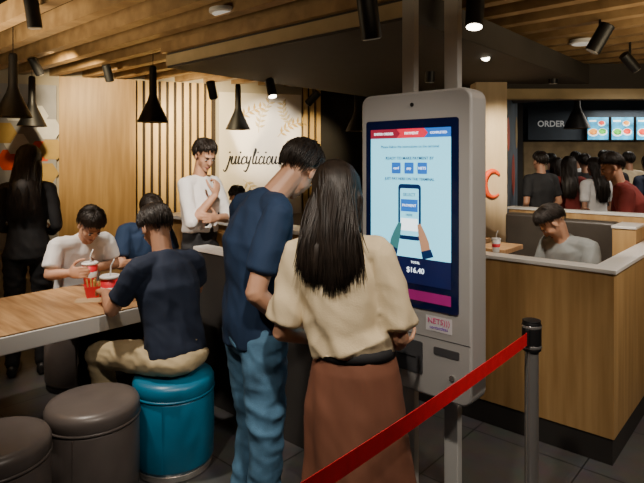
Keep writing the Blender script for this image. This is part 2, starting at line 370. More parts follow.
    for k in('L','R'):
        a=J['an'+k];bm=NB();y=V((0,1,0))
        loft(bm,[V((a.x,a.y-.05,.045)),V((a.x,a.y+.02,.055)),V((a.x,a.y+.12,.038)),V((a.x,a.y+.19,.03))],[(.034,.044),(.040,.052),(.046,.036),(.036,.026)],V((1,0,0)),14,.5)
        for v in bm.verts: v.co.z=max(v.co.z,.002)
        link('shoe',bm,M[shoes],root,local=True,smooth=True)
    return root
def yaw(fx,fy): return math.atan2(-fx,fy)
# --- front couple
person('young man in navy shirt and blue jeans bowing his head beside the long-haired woman',PX(254,2.16),yaw(.84,.54),
  stand(1.0,che=(0,.01,1.27),nb=(.01,.065,1.465),hd=(.02,.195,1.555),hf=(-.40,.58,-.68),roll=.25,shL=(-.17,.03,1.40),shR=(.172,.02,1.405),elR=(.20,-.09,1.12),elL=(-.21,.06,1.12),
  wrR=(.18,.09,.95),wrL=(-.08,.28,1.12),hdR=(-.3,1,.1),hdL=(.4,1,.2),nR=(-1,0,.2),nL=(1,0,0),knL=(-.10,.05,.5),knR=(.105,0,.5)),
  top='navy',bot='denim',skin='skin2',vox=.007,hem=-.07,fringe=5,g=.012,amp=.008,wide=.002,messy=.15,slim=1.04)
person('woman with long black hair in loose cream top and rust brown skirt, seen from behind',PX(340,1.85),yaw(.22,.97),
  stand(.92,pel=(.055,0,.95),hiL=(-.035,0,.92),hiR=(.145,0,.92),knL=(-.04,.03,.50),knR=(.15,.03,.50),anL=(-.05,-.02,.09),anR=(.15,-.02,.09),nb=(0,.0,1.46),hd=(-.02,.05,1.60),hf=(-.05,.9,-.40),roll=-.12,shL=(-.150,0,1.395),shR=(.150,0,1.395),elL=(-.220,-.03,1.09),elR=(.225,-.02,1.10),wrL=(-.12,.19,1.00),wrR=(.20,.19,1.00),
  hdL=(.4,1,.2),hdR=(-.2,1,.2),nL=(0,0,1),nR=(0,0,1)),fem=True,hair='long',top='cream',sleeve='half',skirt='rust',skin='skin2',vox=.0065,hem=.085,g=.012,blouse=.020,wide=.010,amp=.012,hlen=.325,spread=1.45)
# --- table group
person('man in navy shirt and beige trousers on the teal stool, back to the room',PX(174,2.85)+U*.02,yaw(-.748,.664),
  sit(1.02,.49,elL=(-.25,.19,.83),wrL=(-.16,.43,.86),elR=(.25,.18,.85),wrR=(.10,.43,.85),knL=(-.20,.44,.53),hdL=(.3,1,0),hf=(.0,.8,-.6),hd=(0,.19,1.225),nb=(0,.12,1.10),che=(0,.07,.92),shL=(-.17,.08,1.04),shR=(.17,.08,1.04)),top='navy2',bot='beige',hem=-.03,fringe=4,vox=.0075,messy=.14)
person('man in white shirt bending over his drink at the wooden table',V((-1.76,3.85,0)),yaw(.80,-.60),
  sit(1.0,.49,elL=(-.22,.14,.84),elR=(.25,.14,.84),wrL=(.022,.27,.86),wrR=(.185,.27,.86),nb=(0,.13,1.06),hd=(.02,.24,1.155),hf=(.1,.72,-.74),shL=(-.18,.09,1.02),shR=(.18,.09,1.02),
  hdL=(.25,1,.1),hdR=(-.25,1,.1),nL=(1,0,0),nR=(-1,0,0),cL=.5,cR=.5),
  top='white_c',bot='black_c',skin='skin2',fringe=10,vox=.0075,amp=.007,messy=.14)
person('dark-shirted diner between the white-shirted man and the man on the teal stool',V((-1.48,4.42,0)),yaw(.70,-.72),
  sit(.98,.49,hd=(0,.17,1.20),nb=(0,.09,1.07)),top='navy',bot='black_c',skin='skin2',fringe=12,vox=.009)
person('man standing in white shirt and black trousers with one hand to his chin',PX(200,4.12),yaw(.80,-.50),
  stand(1.0,elL=(-.20,.10,1.15),elR=(.20,.11,1.14),wrL=(.03,.20,1.17),wrR=(.06,.21,1.34),hdL=(1,.1,.1),hdR=(-.4,-.1,1),nL=(0,-1,0),nR=(0,-1,.2),hf=(.25,.85,-.40),hd=(0,.05,1.63),cL=.5,cR=.9,shL=(-.155,0,1.42),shR=(.155,0,1.42)),
  top='white_c',sleeve='rolled',bot='black_c',skin='skin2',fringe=0,hem=.11,vox=.0075,g=.006,amp=.007,messy=.14)
person('woman with long dark hair and black clothes standing at the far left, back turned',PX(28,4.05),yaw(-.35,.9),
  stand(.98,hd=(.0,.06,1.62),hf=(.3,.9,-.35),wrL=(-.12,.2,1.08),wrR=(.14,.2,1.05),elL=(-.20,-.03,1.13),elR=(.20,-.03,1.13),shL=(-.15,0,1.41),shR=(.15,0,1.41),hdL=(.3,1,0),hdR=(-.3,1,0)),fem=True,hair='long',top='black_c',sleeve='long',bot='black_c',hlen=.44,spread=1.35,g=.006,amp=.006)
person('person in dark top seated behind the white ledge, mostly hidden',PX(231,5.75),yaw(.748,-.664),
  sit(.98,.47,hd=(0,.10,1.2),hf=(.3,.9,-.4)),top='black_c',vox=.011,fringe=8)
bpos=V((1.52,2.81,0))
def B(u,w,z=0): return bpos+U*u+W*w+Z*z
person('man in grey shirt sitting in the booth looking down',B(-.49,1.0),yaw(-W.x-.25,-W.y+.25),
  sit(1.0,.47,hd=(.03,.20,1.155),hf=(.45,.50,-.85),nb=(.01,.12,1.05),wrL=(-.06,.28,.80),wrR=(.08,.30,.80),elL=(-.22,.10,.80),elR=(.22,.10,.80),shL=(-.165,.07,1.0),shR=(.165,.07,1.0)),top='greyshirt',bot='black_c',skin='skin2',fringe=3,vox=.0075,amp=.008,messy=.15)
bgp=[(541,6.5,'black_c','short',.97,(-.2,1),'person in black top queueing, leftmost of the crowd'),
 (551,8.5,'navy2','short',.97,(.2,1),'person in dark blue top at the back of the queue below the sign'),
 (557,7.4,'greyshirt','long',.93,(.4,1),'long-haired person in grey top behind the leftmost of the queue'),
 (569,6.8,'redshirt','long',.94,(.3,.9),'long-haired person in dark red top in the queue'),
 (576,8.7,'white_c','short',.99,(.1,.9),'person in white top at the back of the queue under the pendant'),
 (596,6.35,'white_c','long',.93,(-.3,.9),'long-haired person in white top in the middle of the queue'),
 (604,8.7,'navy2','short',1.0,(.4,.9),'person in dark top deep in the queue beneath the menu screens'),
 (611,7.1,'black_c','short',.98,(-.1,.9),'person in black top just left of the nearest red shirt'),
 (585,7.6,'black_c','short',.96,(.1,.9),'short-haired person in black top half hidden beside the white top'),
 (629,8.0,'cream','short',.98,(.1,.9),'person in cream top far back beneath the middle menu screen'),
 (650,6.9,'navy2','long',.95,(-.1,1),'dark-clothed long-haired person at the far right edge')]
for px,Y,tp,hr,s_,f_,lb in bgp:
    person(lb,PX(px,Y),yaw(*f_),stand(s_,wrL=(-.15,.12,1.0),wrR=(.15,.12,1.0),hdL=(.2,1,0),hdR=(-.2,1,0)),fem=hr=='long',hair=hr,top=tp,vox=.013,face=False,group=None)
person('man in dark red shirt leaning forward, standing nearest beyond the booth',PX(637,4.7),yaw(-.90,.35),
  stand(.97,che=(-.03,.06,1.27),nb=(-.05,.14,1.44),hd=(-.05,.21,1.58),hf=(-.2,.9,-.4),shL=(-.21,.10,1.37),shR=(.13,.10,1.40),elL=(-.25,.14,1.09),elR=(.20,.14,1.10),wrL=(-.14,.34,1.10),wrR=(.10,.34,1.12),hdL=(.2,1,0),hdR=(-.2,1,0)),
  top='redshirt',vox=.0085,amp=.006,messy=.13)
# ---------------------------------------------------------------- kiosk
K=empty('ordering_kiosk',V((.3595,2.205,0)),AU,'tall grey self-order kiosk with lit portrait touchscreen on two poles','kiosk')
def rrect(bm,x0,x1,z0,z1,y0,y1,r,n=6):
    pts=[]
    for cx,cz,a0 in((x1-r,z1-r,0),(x0+r,z1-r,90),(x0+r,z0+r,180),(x1-r,z0+r,270)):
        for k in range(n+1):
            a=math.radians(a0+90*k/n);pts.append((cx+r*math.cos(a),cz+r*math.sin(a)))
    f=[bm.verts.new((x,y0,z)) for x,z in pts];b=[bm.verts.new((x,y1,z)) for x,z in pts]
    bm.faces.new(f);bm.faces.new(b[::-1])
    for i in range(len(f)): bm.faces.new((f[i],b[i],b[(i+1)%len(f)],f[(i+1)%len(f)]))
bm=NB();rrect(bm,-.25,.27,.66,1.878,0,.13,.045);kb=link('housing',bm,M['kwhite'],K,local=True,bevel=.012,seg=3)
bm=NB();rrect(bm,-.20,.22,.70,1.84,.13,.15,.04);link('back_cover',bm,M['kdark'],K,local=True,bevel=.004)
bm=NB();bx(bm,-.245,.265,-.0008,.0,.895,.898);link('seam',bm,M['kdark'],kb,local=True)
bm=NB();rrect(bm,-.2185,.2185,1.005,1.765,-.006,0,.012);sc=link('touchscreen',bm,M['glass'],K,local=True)
y=-.007
def sq(nm,x0,x1,z0,z1,m,yy=y,r=None):
    bm=NB()
    if r: rrect(bm,x0,x1,z0,z1,yy-.0005,yy,r)
    else: quad(bm,x0,x1,z0,z1,yy)
    return link(nm,bm,M[m],sc,local=True)
sq('display',-.192,.188,1.205,1.69,'scr');sq('display_foot',-.192,.188,1.10,1.205,'scr_navy')
sq('header_bar',-.192,.188,1.69,1.728,'scr_blue');
def arrow(nm,x0,x1,z0,z1,m,yy):
    bm=NB();vs=[bm.verts.new(p) for p in((x0,yy,z0),(x1,yy,z0),(x1+.018,yy,(z0+z1)/2),(x1,yy,z1),(x0,yy,z1))];bm.faces.new(vs);link(nm,bm,M[m],sc,local=True)
arrow('payment_tab',-.06,.07,1.69,1.728,'scr_red',-.0082);arrow('order_tab',-.192,-.06,1.69,1.728,'scr_dred',-.0086)
text('ENTER ORDER',.015,(-.125,-.009,1.704),sc,M['scr_white']);text('PAYMENT',.015,(.012,-.009,1.704),sc,M['scr_white']);text('COMPLETED',.013,(.135,-.009,1.704),sc,M['scr_white'])
text('Please follow the instructions on the terminal',.0150,(0,-.009,1.650),sc,M['scr_txt'])
text('READY TO MAKE PAYMENT BY',.0165,(0,-.009,1.602),sc,M['scr_txt'],bold=.0002)
for x,m in((-.062,'scr_blue'),(.0,'scr_blue'),(.062,'scr_blue')): sq('payment_icon',x-.022,x+.022,1.544,1.590,m,-.0078,.004)
for x,t,m in((-.062,'card','scr_white'),(.0,'pay','scr_white'),(.062,'NETS','scr_white')): text(t,.015,(x,-.009,1.562),sc,M[m])
text('JUST PAY HERE ON THE TERMINAL',.0150,(0,-.009,1.518),sc,M['scr_txt'],bold=.0002)
sq('phone_outline',-.052,.056,1.275,1.502,'scr_txt',-.0078,.015);sq('phone_picture',-.042,.046,1.292,1.484,'scr',-.0086,.006)
sq('phone_banner',-.038,.042,1.390,1.440,'scr_blue',-.0092);sq('phone_card',-.038,.042,1.312,1.362,'scr_white',-.0092)
text('SELECT',.018,(.002,-.0099,1.453),sc,M['scr_txt']);text('PAYMENT',.015,(.002,-.0099,1.410),sc,M['scr_white'])
text('HERE',.014,(.002,-.0099,1.372),sc,M['scr_txt'])
for sgn,hx in((-1,-.064),(1,.070)):
    hm_='scr_skin' if sgn>0 else 'scr_teal'
    bm=NB();loft(bm,[V((hx+.010*sgn,-.0098,1.232)),V((hx+.003*sgn,-.0098,1.268)),V((hx-.008*sgn,-.0098,1.30)),V((hx-.022*sgn,-.0098,1.342))],[(.021,.0003),(.021,.0003),(.017,.0003),(.008,.0003)],V((1,0,0)),12,.5);dh=link('drawn_hand',bm,M[hm_],sc,local=True)
    bm=NB();loft(bm,[V((hx+.020*sgn,-.0104,1.210)),V((hx+.010*sgn,-.0104,1.240))],[(.026,.0003),(.023,.0003)],V((1,0,0)),12,.2);link('drawn_cuff',bm,M['scr_txt'],sc,local=True)
text('TOTAL',.013,(.03,-.009,1.182),sc,M['scr_white']);text('$16.40',.030,(.03,-.009,1.145),sc,M['scr_white'])
sq('promo_strip',-.192,.188,1.035,1.075,'scr_mag')
bm=NB();bmesh.ops.create_cone(bm,cap_ends=True,segments=20,radius1=.008,radius2=.008,depth=.004,matrix=Matrix.Translation((.01,-.002,1.825))@Matrix.Rotation(math.pi/2,4,'X'));link('camera_eye',bm,M['black'],K,local=True)
bm=NB();quad(bm,.075,.190,.925,.985,-.0012);st=link('sticker',bm,M['sticker'],K,local=True)
text('NETS)))',.030,(.1325,-.0028,.956),st,M['pink']);text('contactless',.018,(.1325,-.0028,.935),st,M['purple'])
bm=NB();rrect(bm,-.10,.06,.74,.87,-.004,0,.008);cr_=link('card_slot_recess',bm,M['kdark'],K,local=True)
bm=NB();quad(bm,-.06,.03,.80,.806,-.0045);link('card_slot',bm,M['black'],cr_,local=True)
bm=NB();rrect(bm,.11,.22,.835,.865,-.003,0,.006);link('receipt_slot',bm,M['kdark'],K,local=True)
bm=NB();bmesh.ops.create_cone(bm,cap_ends=True,segments=20,radius1=.011,radius2=.011,depth=.006,matrix=Matrix.Translation((.19,-.003,.76))@Matrix.Rotation(math.pi/2,4,'X'));link('key_lock',bm,M['steel'],K,local=True)
for x in(-.115,.095):
    bm=NB();bx(bm,x-.032,x+.032,.165,.205,0,2.549);bx(bm,x-.06,x+.06,.155,.23,0,.012);link('pole',bm,M['pole'],K,local=True,bevel=.004)
bm=NB();bx(bm,-.16,.14,.145,.16,1.0,1.5);link('mounting_plate',bm,M['pole'],K,local=True)
# ---------------------------------------------------------------- barrier
def stanchion(loc,label):
    o=empty('stanchion',loc,AU,label,'barrier post','queue barrier posts')
    bm=NB();lathe(bm,[(0,0),(.17,0),(.17,.012),(.15,.022),(.03,.035),(0,.035)],40);link('base',bm,M['black'],o,local=True,smooth=True)
    bm=NB();lathe(bm,[(0,.035),(.0275,.035),(.0275,.83),(0,.83)],28);link('post',bm,M['postm'],o,local=True,bevel=.001)
    bm=NB();lathe(bm,[(0,.83),(.036,.83),(.038,.836),(.038,.935),(.034,.946),(.036,.948),(.036,.952),(0,.953)],32);c=link('belt_head',bm,M['black'],o,local=True,bevel=.001)
    for z in(.842,.922):
        bm=NB();lathe(bm,[(.0385,z),(.0396,z+.002),(.0396,z+.010),(.0385,z+.012)],32);link('ring',bm,M['postm'],c,local=True,smooth=True)
    return o
sA=V((.85,2.19,0));sB=sA-W*2.05
stanchion(sA,'slim polished metal queue barrier post with a red belt, in front of the booth wall')
stanchion(sB,'polished metal queue barrier post at the near end of the red belt, behind the woman')
be=empty('retractable_belt',sA+Z*.86,0,'red retractable queue belt stretched between two metal posts','barrier belt')
bm=NB();n=24;pr=None
for i in range(n+1):
    t=i/n;p=sA.lerp(sB,t)-W*(.04 if i==0 else (-.04 if i==n else 0));z=.862-.02*math.sin(math.pi*t);q=[bm.verts.new(p+U*o_+Z*(z+h)) for o_,h in((-.001,0),(.001,0),(.001,.05),(-.001,.05))]
    if pr:
        for k in range(4): bm.faces.new((pr[k],pr[(k+1)%4],q[(k+1)%4],q[k]))
    pr=q
link('webbing',bm,M['belt'],be)
bm=NB();obox(bm,sA-W*.052-U*.008+Z*.852,U*.016,W*.013,Z*.07);link('belt_clip',bm,M['black'],be,bevel=.002)
# ---------------------------------------------------------------- table & stools
tb=V((-1.14,2.95,0))-W*1.25
T=empty('dining_table',tb+W*.9-U*.39,AU,'long wooden dining table with thick white edge at the left','table')
bm=NB();obox(bm,tb-U*.78+Z*.765,U*.78,W*1.80,Z*.008);link('tabletop',bm,M['tabw'],T,bevel=.002)
bm=NB();obox(bm,tb-U*.784-W*.004+Z*.678,U*.788,W*1.808,Z*.087);link('edge_band',bm,M['white'],T,bevel=.006)
for w_ in(.18,1.45):
    bm=NB();obox(bm,tb-U*.62+W*w_+Z*.0,U*.46,W*.12,Z*.678);link('support_panel',bm,M['dark'],T,bevel=.004)
def stool(loc,m,label,group=None):
    o=empty('stool',loc,0,label,'stool',group)
    bm=NB();lathe(bm,[(0,0),(.19,0),(.197,.008),(.197,.036),(.19,.04),(0,.04)],48);link('base_ring',bm,M['steel'] if m=='teal' else M['black'],o,local=True,bevel=.002)
    bm=NB();lathe(bm,[(0,.04),(.195,.04),(.205,.06),(.209,.2),(.207,.385),(.2,.40),(0,.40)],48);link('upholstered_body',bm,M[m],o,local=True,smooth=True)
    bm=NB();lathe(bm,[(.2,.396),(.209,.398),(.213,.404),(.209,.410),(.2,.412)],48);link('piping',bm,M[m],o,local=True,smooth=True)
    bm=NB();lathe(bm,[(0,.40),(.200,.40),(.209,.415),(.209,.455),(.198,.477),(.17,.486),(0,.49)],48);link('seat_cushion',bm,M[m],o,local=True,smooth=True)
    bm=NB();bx(bm,-.002,.002,-.2115,-.205,.06,.39);link('seam',bm,M[m],o,local=True)
    return o
stool(PX(174,2.85),'teal','blue-teal round upholstered stool with steel base under the man in beige trousers')
s0=stool(PX(93,2.53),'stool','grey-brown round stool beside the teal stool')
dup(s0,PX(-6,2.17),.4,'grey-brown round stool cut off at the left edge')
dup(s0,V((-1.76,3.87,0)),.4,'grey-brown round stool under the man in the white shirt')
dup(s0,V((-1.48,4.44,0)),.4,'grey-brown round stool under the dark-shirted diner')
dup(s0,PX(231,5.77),.4,'grey-brown round stool behind the white ledge')
def cup(loc,label,s=1,white=False):
    o=empty('drink_cup',loc,0,label,'cup');o.scale=(s,s,s)
    bm=NB();lathe(bm,[(0,0),(.028,0),(.040,.115),(.036,.115),(0,.10)],28);c=link('paper_cup',bm,M['cupw'] if white else M['redcup'],o,local=True,smooth=True)
    bm=NB();lathe(bm,[(.0335,.045),(.0365,.075),(.0370,.075),(.0338,.045)],28);link('print_band',bm,M['redcup'] if white else M['cupw'],c,local=True,smooth=True)
    bm=NB();lathe(bm,[(0,.121),(.033,.121),(.036,.124),(.042,.120),(.043,.112),(.040,.112)],28);link('lid',bm,M['cupw'],o,local=True,smooth=True)
    bm=NB();tube(bm,[V((0,0,.1)),V((.004,0,.16)),V((.018,0,.19))],.0035);link('straw',bm,M['cupw'],o,local=True,smooth=True)
    return o
cup(V((-1.53,3.56,.774)),'red paper cup with white lid in front of the white-shirted man',1.25)
cup(PX(110,3.1,.774),'red paper cup with white lid beside the hand of the man on the teal stool',1.35)
cup(PX(496,3.35,1.03),'white and red cup standing on the booth partition',.7,True)
fb=empty('food_box',PX(96,3.28,.774),.5,'red open cardboard snack box on the wooden table','food box');fb.scale=(1.35,1.35,1.35)
bm=NB();vs=[]
lo=[(-.04,-.03),(.04,-.03),(.04,.03),(-.04,.03)]
a=[bm.verts.new((x,y_,0)) for x,y_ in lo];b=[bm.verts.new((x*1.25,y_*1.25,.05)) for x,y_ in lo];bm.faces.new(a)
for k in range(4): bm.faces.new((a[k],a[(k+1)%4],b[(k+1)%4],b[k]))
c_=link('carton',bm,M['redcup'],fb,local=True);sm=c_.modifiers.new('s','SOLIDIFY');sm.thickness=.002
bm=NB()
for i in range(14):
    x,y_=random.uniform(-.03,.03),random.uniform(-.022,.022);tube(bm,[V((x,y_,.01)),V((x*1.3,y_*1.3,.06+random.uniform(0,.02)))],.004,5)
tag(link('chips',bm,M['gold'],fb,local=True),kind='stuff')
bm=NB();obox(bm,PX(74,3.12,.7735),V((.14,.02,0)),V((-.03,.10,0)),Z*.001);tag(link('napkin',bm,M['paper'],None),'brown paper napkin lying flat on the wooden table','napkin')
# ---------------------------------------------------------------- booth
def stru(name,bm,m,**k): return tag(link(name,bm,M[m] if isinstance(m,str) else m,None,**k),kind='structure')
pw=empty('booth_partition',B(0,0),AU,'low oak booth partition with white cap and black plinth, right foreground','partition')
bm=NB();obox(bm,B(-2.0,0,.14),U*2.0,W*.10,Z*.865);obox(bm,B(-.10,.10,.14),U*.10,W*1.45,Z*.865);link('oak_panel',bm,M['oak'],pw,bevel=.002)
bm=NB();obox(bm,B(-2.0,-.012,1.005),U*2.012,W*.124,Z*.022);obox(bm,B(-.112,.112,1.005),U*.124,W*1.45,Z*.022);link('white_cap',bm,M['white'],pw,bevel=.003)
bm=NB();obox(bm,B(-1.99,.01,0),U*1.98,W*.08,Z*.14);obox(bm,B(-.09,.09,0),U*.08,W*1.45,Z*.14);link('plinth',bm,M['dark'],pw)
fp=empty('booth_partition',B(-.9,1.5),AU,'taller oak booth partition behind the seated man in grey','partition')
bm=NB();obox(bm,B(-1.15,1.42,0),U*1.60,W*.10,Z*1.18);obox(bm,B(-.33,1.57,0),U*.9,W*.35,Z*1.16);link('oak_panel',bm,M['oak'],fp,bevel=.002)
bm=NB();obox(bm,B(-1.16,1.41,1.18),U*1.62,W*.12,Z*.02);link('white_cap',bm,M['white'],fp,bevel=.003)
dv=empty('booth_divider',B(-.22,1.2),AU,'oak divider block at the right of the man in grey','divider')
bm=NB();obox(bm,B(-.27,1.10,0),U*.15,W*.30,Z*1.12);link('oak_panel',bm,M['oak'],dv,bevel=.002)
bm=NB();obox(bm,B(-.275,1.09,1.12),U*.157,W*.31,Z*.018);link('white_cap',bm,M['white'],dv,bevel=.003)
for i,(u0,lb) in enumerate(((-1.14,'dark upholstered booth bench left of the man in grey'),(-.69,'dark upholstered booth bench under the man in grey'))):
    wdt=.44 if i==0 else .41
    bn=empty('booth_bench',B(u0+wdt/2,1.15),AU,lb,'bench','booth benches')
    bm=NB();obox(bm,B(u0,.85,0),U*wdt,W*.5,Z*.34);link('plinth',bm,M['dark'],bn)
    bm=NB();obox(bm,B(u0,.82,.34),U*wdt,W*.5,Z*.12);link('seat',bm,M['bench'],bn,bevel=.03,seg=4)
    bm=NB();obox(bm,B(u0,1.31,.40),U*wdt,W*.10,Z*(.76 if i==0 else .74));link('backrest',bm,M['bench'],bn,bevel=.03,seg=4)
for u0,uw,w0_,ww_,lb in((-1.42,.30,.40,.60,'small oak-topped booth table by the pale column'),(-1.02,.22,.50,.34,'small oak-topped booth table left of the man in grey')):
    tt=empty('booth_table',B(u0+uw/2,w0_+ww_/2),AU,lb,'table','booth tables')
    bm=NB();obox(bm,B(u0,w0_,.945),U*uw,W*ww_,Z*.035);link('tabletop',bm,M['tabw'],tt,bevel=.004)
    bm=NB();lathe(bm,[(0,0),(.11,0),(.11,.012),(.03,.03),(.03,.945),(0,.945)],28,B(u0+uw/2,w0_+ww_/2));link('pedestal',bm,M['black'],tt,smooth=True)
# ledge partitions
l0=V((-1.66,5.7,0))
lp=empty('low_partition',l0+U*1.1,AU,'low partition with white ledge behind the standing man','partition')
bm=NB();obox(bm,l0,U*2.35,W*.12,Z*1.0);link('oak_panel',bm,M['oak'],lp,bevel=.002)
bm=NB();obox(bm,l0-W*.06-U*.02+Z*1.0,U*2.39,W*.26,Z*.035);link('white_ledge',bm,M['white'],lp,bevel=.004)
l1=V((-.86,3.66,0))
lq=empty('low_partition',l1+U*.6,AU,'low white-topped counter in front of the standing man','partition')
bm=NB();obox(bm,l1,U*1.25,W*.10,Z*.985);link('dimmed_panel',bm,M['dark'],lq,bevel=.002)  # front coloured dark to stand in for the dimness there
bm=NB();obox(bm,l1-W*.01-U*.01+Z*.985,U*1.27,W*.12,Z*.03);link('white_ledge',bm,M['white'],lq,bevel=.004)
# ---------------------------------------------------------------- room
bm=NB();bx(bm,-6,8.5,-2,11,-.1,0);stru('floor',bm,'floor')
bm=NB();bx(bm,-6,8.5,-2,11,2.9,3.0);ce=stru('ceiling',bm,'ceil')
bm=NB();c0=V((-1.26,4.4,0))
for i in range(-12,22):
    w_=i*.30
    obox(bm,V((0,3.4,0))-U*8+W*w_+Z*2.56,U*16,W*.085,Z*.14)
for co,no in(((0,10.4,0),(0,1,0)),((-5.9,0,0),(-1,0,0)),((0,-1.9,0),(0,-1,0)),((8.3,0,0),(1,0,0))):
    bmesh.ops.bisect_plane(bm,geom=bm.verts[:]+bm.edges[:]+bm.faces[:],plane_co=co,plane_no=no,clear_outer=True)
link('timber_slats',bm,M['oakd'],ce)
bm=NB();obox(bm,c0+Z*2.35,U*2.3,W*4.6,Z*.18);stru('ceiling_bulkhead',bm,'soffit')
bm=NB();obox(bm,c0-W*.012+Z*2.365,U*2.3,W*.01,Z*.085);stru('trim_1',bm,'stripface')
bm=NB();obox(bm,c0-W*.05-U*.02+Z*2.465,U*2.32,W*.045,Z*.085);stru('trim_9',bm,'oakd')
WA=math.atan2(.321,.947);wd=V((.947,.321,0)).normalized();wn=V((.321,-.947,0)).normalized();w0=V((-3,6.2,0))
def wt(px):
    k=(px-322)/F;return (3+6.2*k)/(.947-.321*k)
def WL(t,o,z): return w0+wd*t+wn*o+Z*z
bm=NB();obox(bm,WL(-3,0,0),wd*(3+wt(318)),-wn*.1,Z*2.9);stru('wall_back',bm,'wallc')
bm=NB();obox(bm,WL(wt(318),0,0),wd*3.3,-wn*.1,Z*2.9);stru('wall_back_dark',bm,'dark')
bm=NB();bx(bm,-6,-5.9,-2,11,0,2.9);stru('wall_left',bm,'wallc')
bm=NB();bx(bm,8.4,8.5,-2,11,0,2.9);stru('wall_right',bm,'dark')
bm=NB();bx(bm,-6,8.5,10.5,10.6,0,2.9);stru('wall_order',bm,'navywall')
pnl=empty('wall_panel',WL(wt(60),.02,0),WA,'plain oak panel on the back wall left of the slats','wall panel')
bm=NB();obox(bm,WL(wt(60),.001,0),wd*(wt(136)-wt(60)),wn*.08,Z*2.55);link('panel_board',bm,M['oak'],pnl,bevel=.003)
sl=empty('slat_panel',WL(wt(136),.02,0),WA,'vertical oak slat panel behind the standing man','wall panel')
bm=NB();obox(bm,WL(wt(136.5),.001,0),wd*(wt(215)-wt(136.5)),wn*.02,Z*2.55);link('backing',bm,M['oakb'],sl)
bm=NB();t=wt(137.5)
while t<wt(213): obox(bm,WL(t,.02,.0),wd*.056,wn*.035,Z*2.55);t+=.090
link('slats',bm,M['oak2'],sl)
sl2=empty('slat_panel',WL(wt(302),.02,0),WA,'short vertical oak slat panel right of the lettered board','wall panel')
bm=NB();obox(bm,WL(wt(302),.001,0),wd*(wt(317.5)-wt(302)),wn*.012,Z*2.55);link('backing',bm,M['oakb'],sl2)
bm=NB();t=wt(302.5)
while t<wt(316): obox(bm,WL(t,.014,.0),wd*.056,wn*.035,Z*2.55);t+=.090
link('slats',bm,M['oak2'],sl2)
# lettered board
ta=wt(218.5);tbb=wt(300)
ar=empty('lettered_board',WL(ta,.02,0),WA,'white wall board with black script lettering and gold leaf sprigs','wall sign')
wide_=tbb-ta
bm=NB();bx(bm,0,wide_,-.03,0,.9,2.45);bd=link('board',bm,M['art'],ar,local=True,bevel=.003)
G={'j':([[(.3,1),(.2,.3),(.0,-.6),(-.25,-.95),(-.45,-.7)]],.55,1),'u':([[(0,1),(-.06,.35),(.1,0),(.35,.15),(.55,1)],[(.55,1),(.5,.3),(.6,0),(.85,.2)]],.85,0),
'i':([[(.05,1),(-.02,.3),(.1,0),(.4,.2)]],.42,1),'c':([[(.5,.8),(.3,1),(.02,.6),(.05,.1),(.3,0),(.6,.25)]],.62,0),
'y':([[(0,1),(.0,.4),(.18,.08),(.42,.4),(.56,1)],[(.58,1),(.46,.2),(.28,-.6),(.02,-.98),(-.22,-.8)]],.80,0),'l':([[(.0,.6),(.3,1.4),(.36,1.9),(.2,1.95),(.08,1),(.06,.2),(.2,0),(.42,.2)]],.45,0),
'o':([[(.35,1),(.02,.7),(.05,.1),(.35,0),(.58,.5),(.38,1)]],.72,0),'s':([[(.42,.85),(.2,1),(.08,.75),(.35,.4),(.3,.05),(0,.05)]],.52,0)}
x=.10;u_=.084;zb=1.55;bm=NB();yy=-.033
def cr(pts,n=4):
    out=[]
    for i in range(len(pts)-1):
        p0=V(pts[max(i-1,0)]);p1=V(pts[i]);p2=V(pts[i+1]);p3=V(pts[min(i+2,len(pts)-1)])
        for k in range(n):
            t=k/n;out.append(.5*((2*p1)+(p2-p0)*t+(2*p0-5*p1+4*p2-p3)*t*t+(3*p1-p0-3*p2+p3)*t**3))
    out.append(V(pts[-1]));return out
for ch in 'juicylicious':
    st_,ad,dot=G[ch]
    for s_ in st_:
        pp=cr(s_);rr=[.0075+.0038*max(0,-(pp[min(k+1,len(pp)-1)]-pp[max(k-1,0)]).normalized().y) for k in range(len(pp))]
        tube(bm,[V((x+(q.x*1.05+q.y*.15)*u_,yy,zb+q.y*u_*1.15)) for q in pp],rr,6)
    if dot: ell(bm,V((x+.4*u_,yy,zb+1.75*u_)),V((1,0,0)),V((0,1,0)),Z,(.013,.008,.013),1)
    x+=ad*u_*1.16
link('script_lettering',bm,M['ink'],bd,local=True,smooth=True)
def sprig(p,ang,L,m):
    bm=NB();d=V((math.cos(ang),0,math.sin(ang)));nn=V((-d.z,0,d.x));pts=[p+d*L*k/6+nn*.05*math.sin(k/2) for k in range(7)];tube(bm,pts,.004,5)
    for k in range(1,7):
        for sg in(-1,1):
            a=pts[k];q=(d*.6+nn*sg*.8).normalized()
            loft(bm,[a,a+q*.035,a+q*.085],[(.003,.002),(.017,.002),(.002,.001)],q.cross(V((0,1,0))),8,.3)
    link('leaf_sprig',bm,M[m],bd,local=True,smooth=True)
for a in((.15,2.0,.6,.45,'gold'),(.5,1.95,1.2,.4,'goldl'),(.75,1.9,.5,.38,'gold'),(.95,2.05,2.0,.3,'goldl'),(.3,1.35,-1.0,.35,'goldl'),(.90,1.35,-.6,.22,'goldl')):
    sprig(V((a[0],-.032,a[1])),a[2],a[3],a[4])
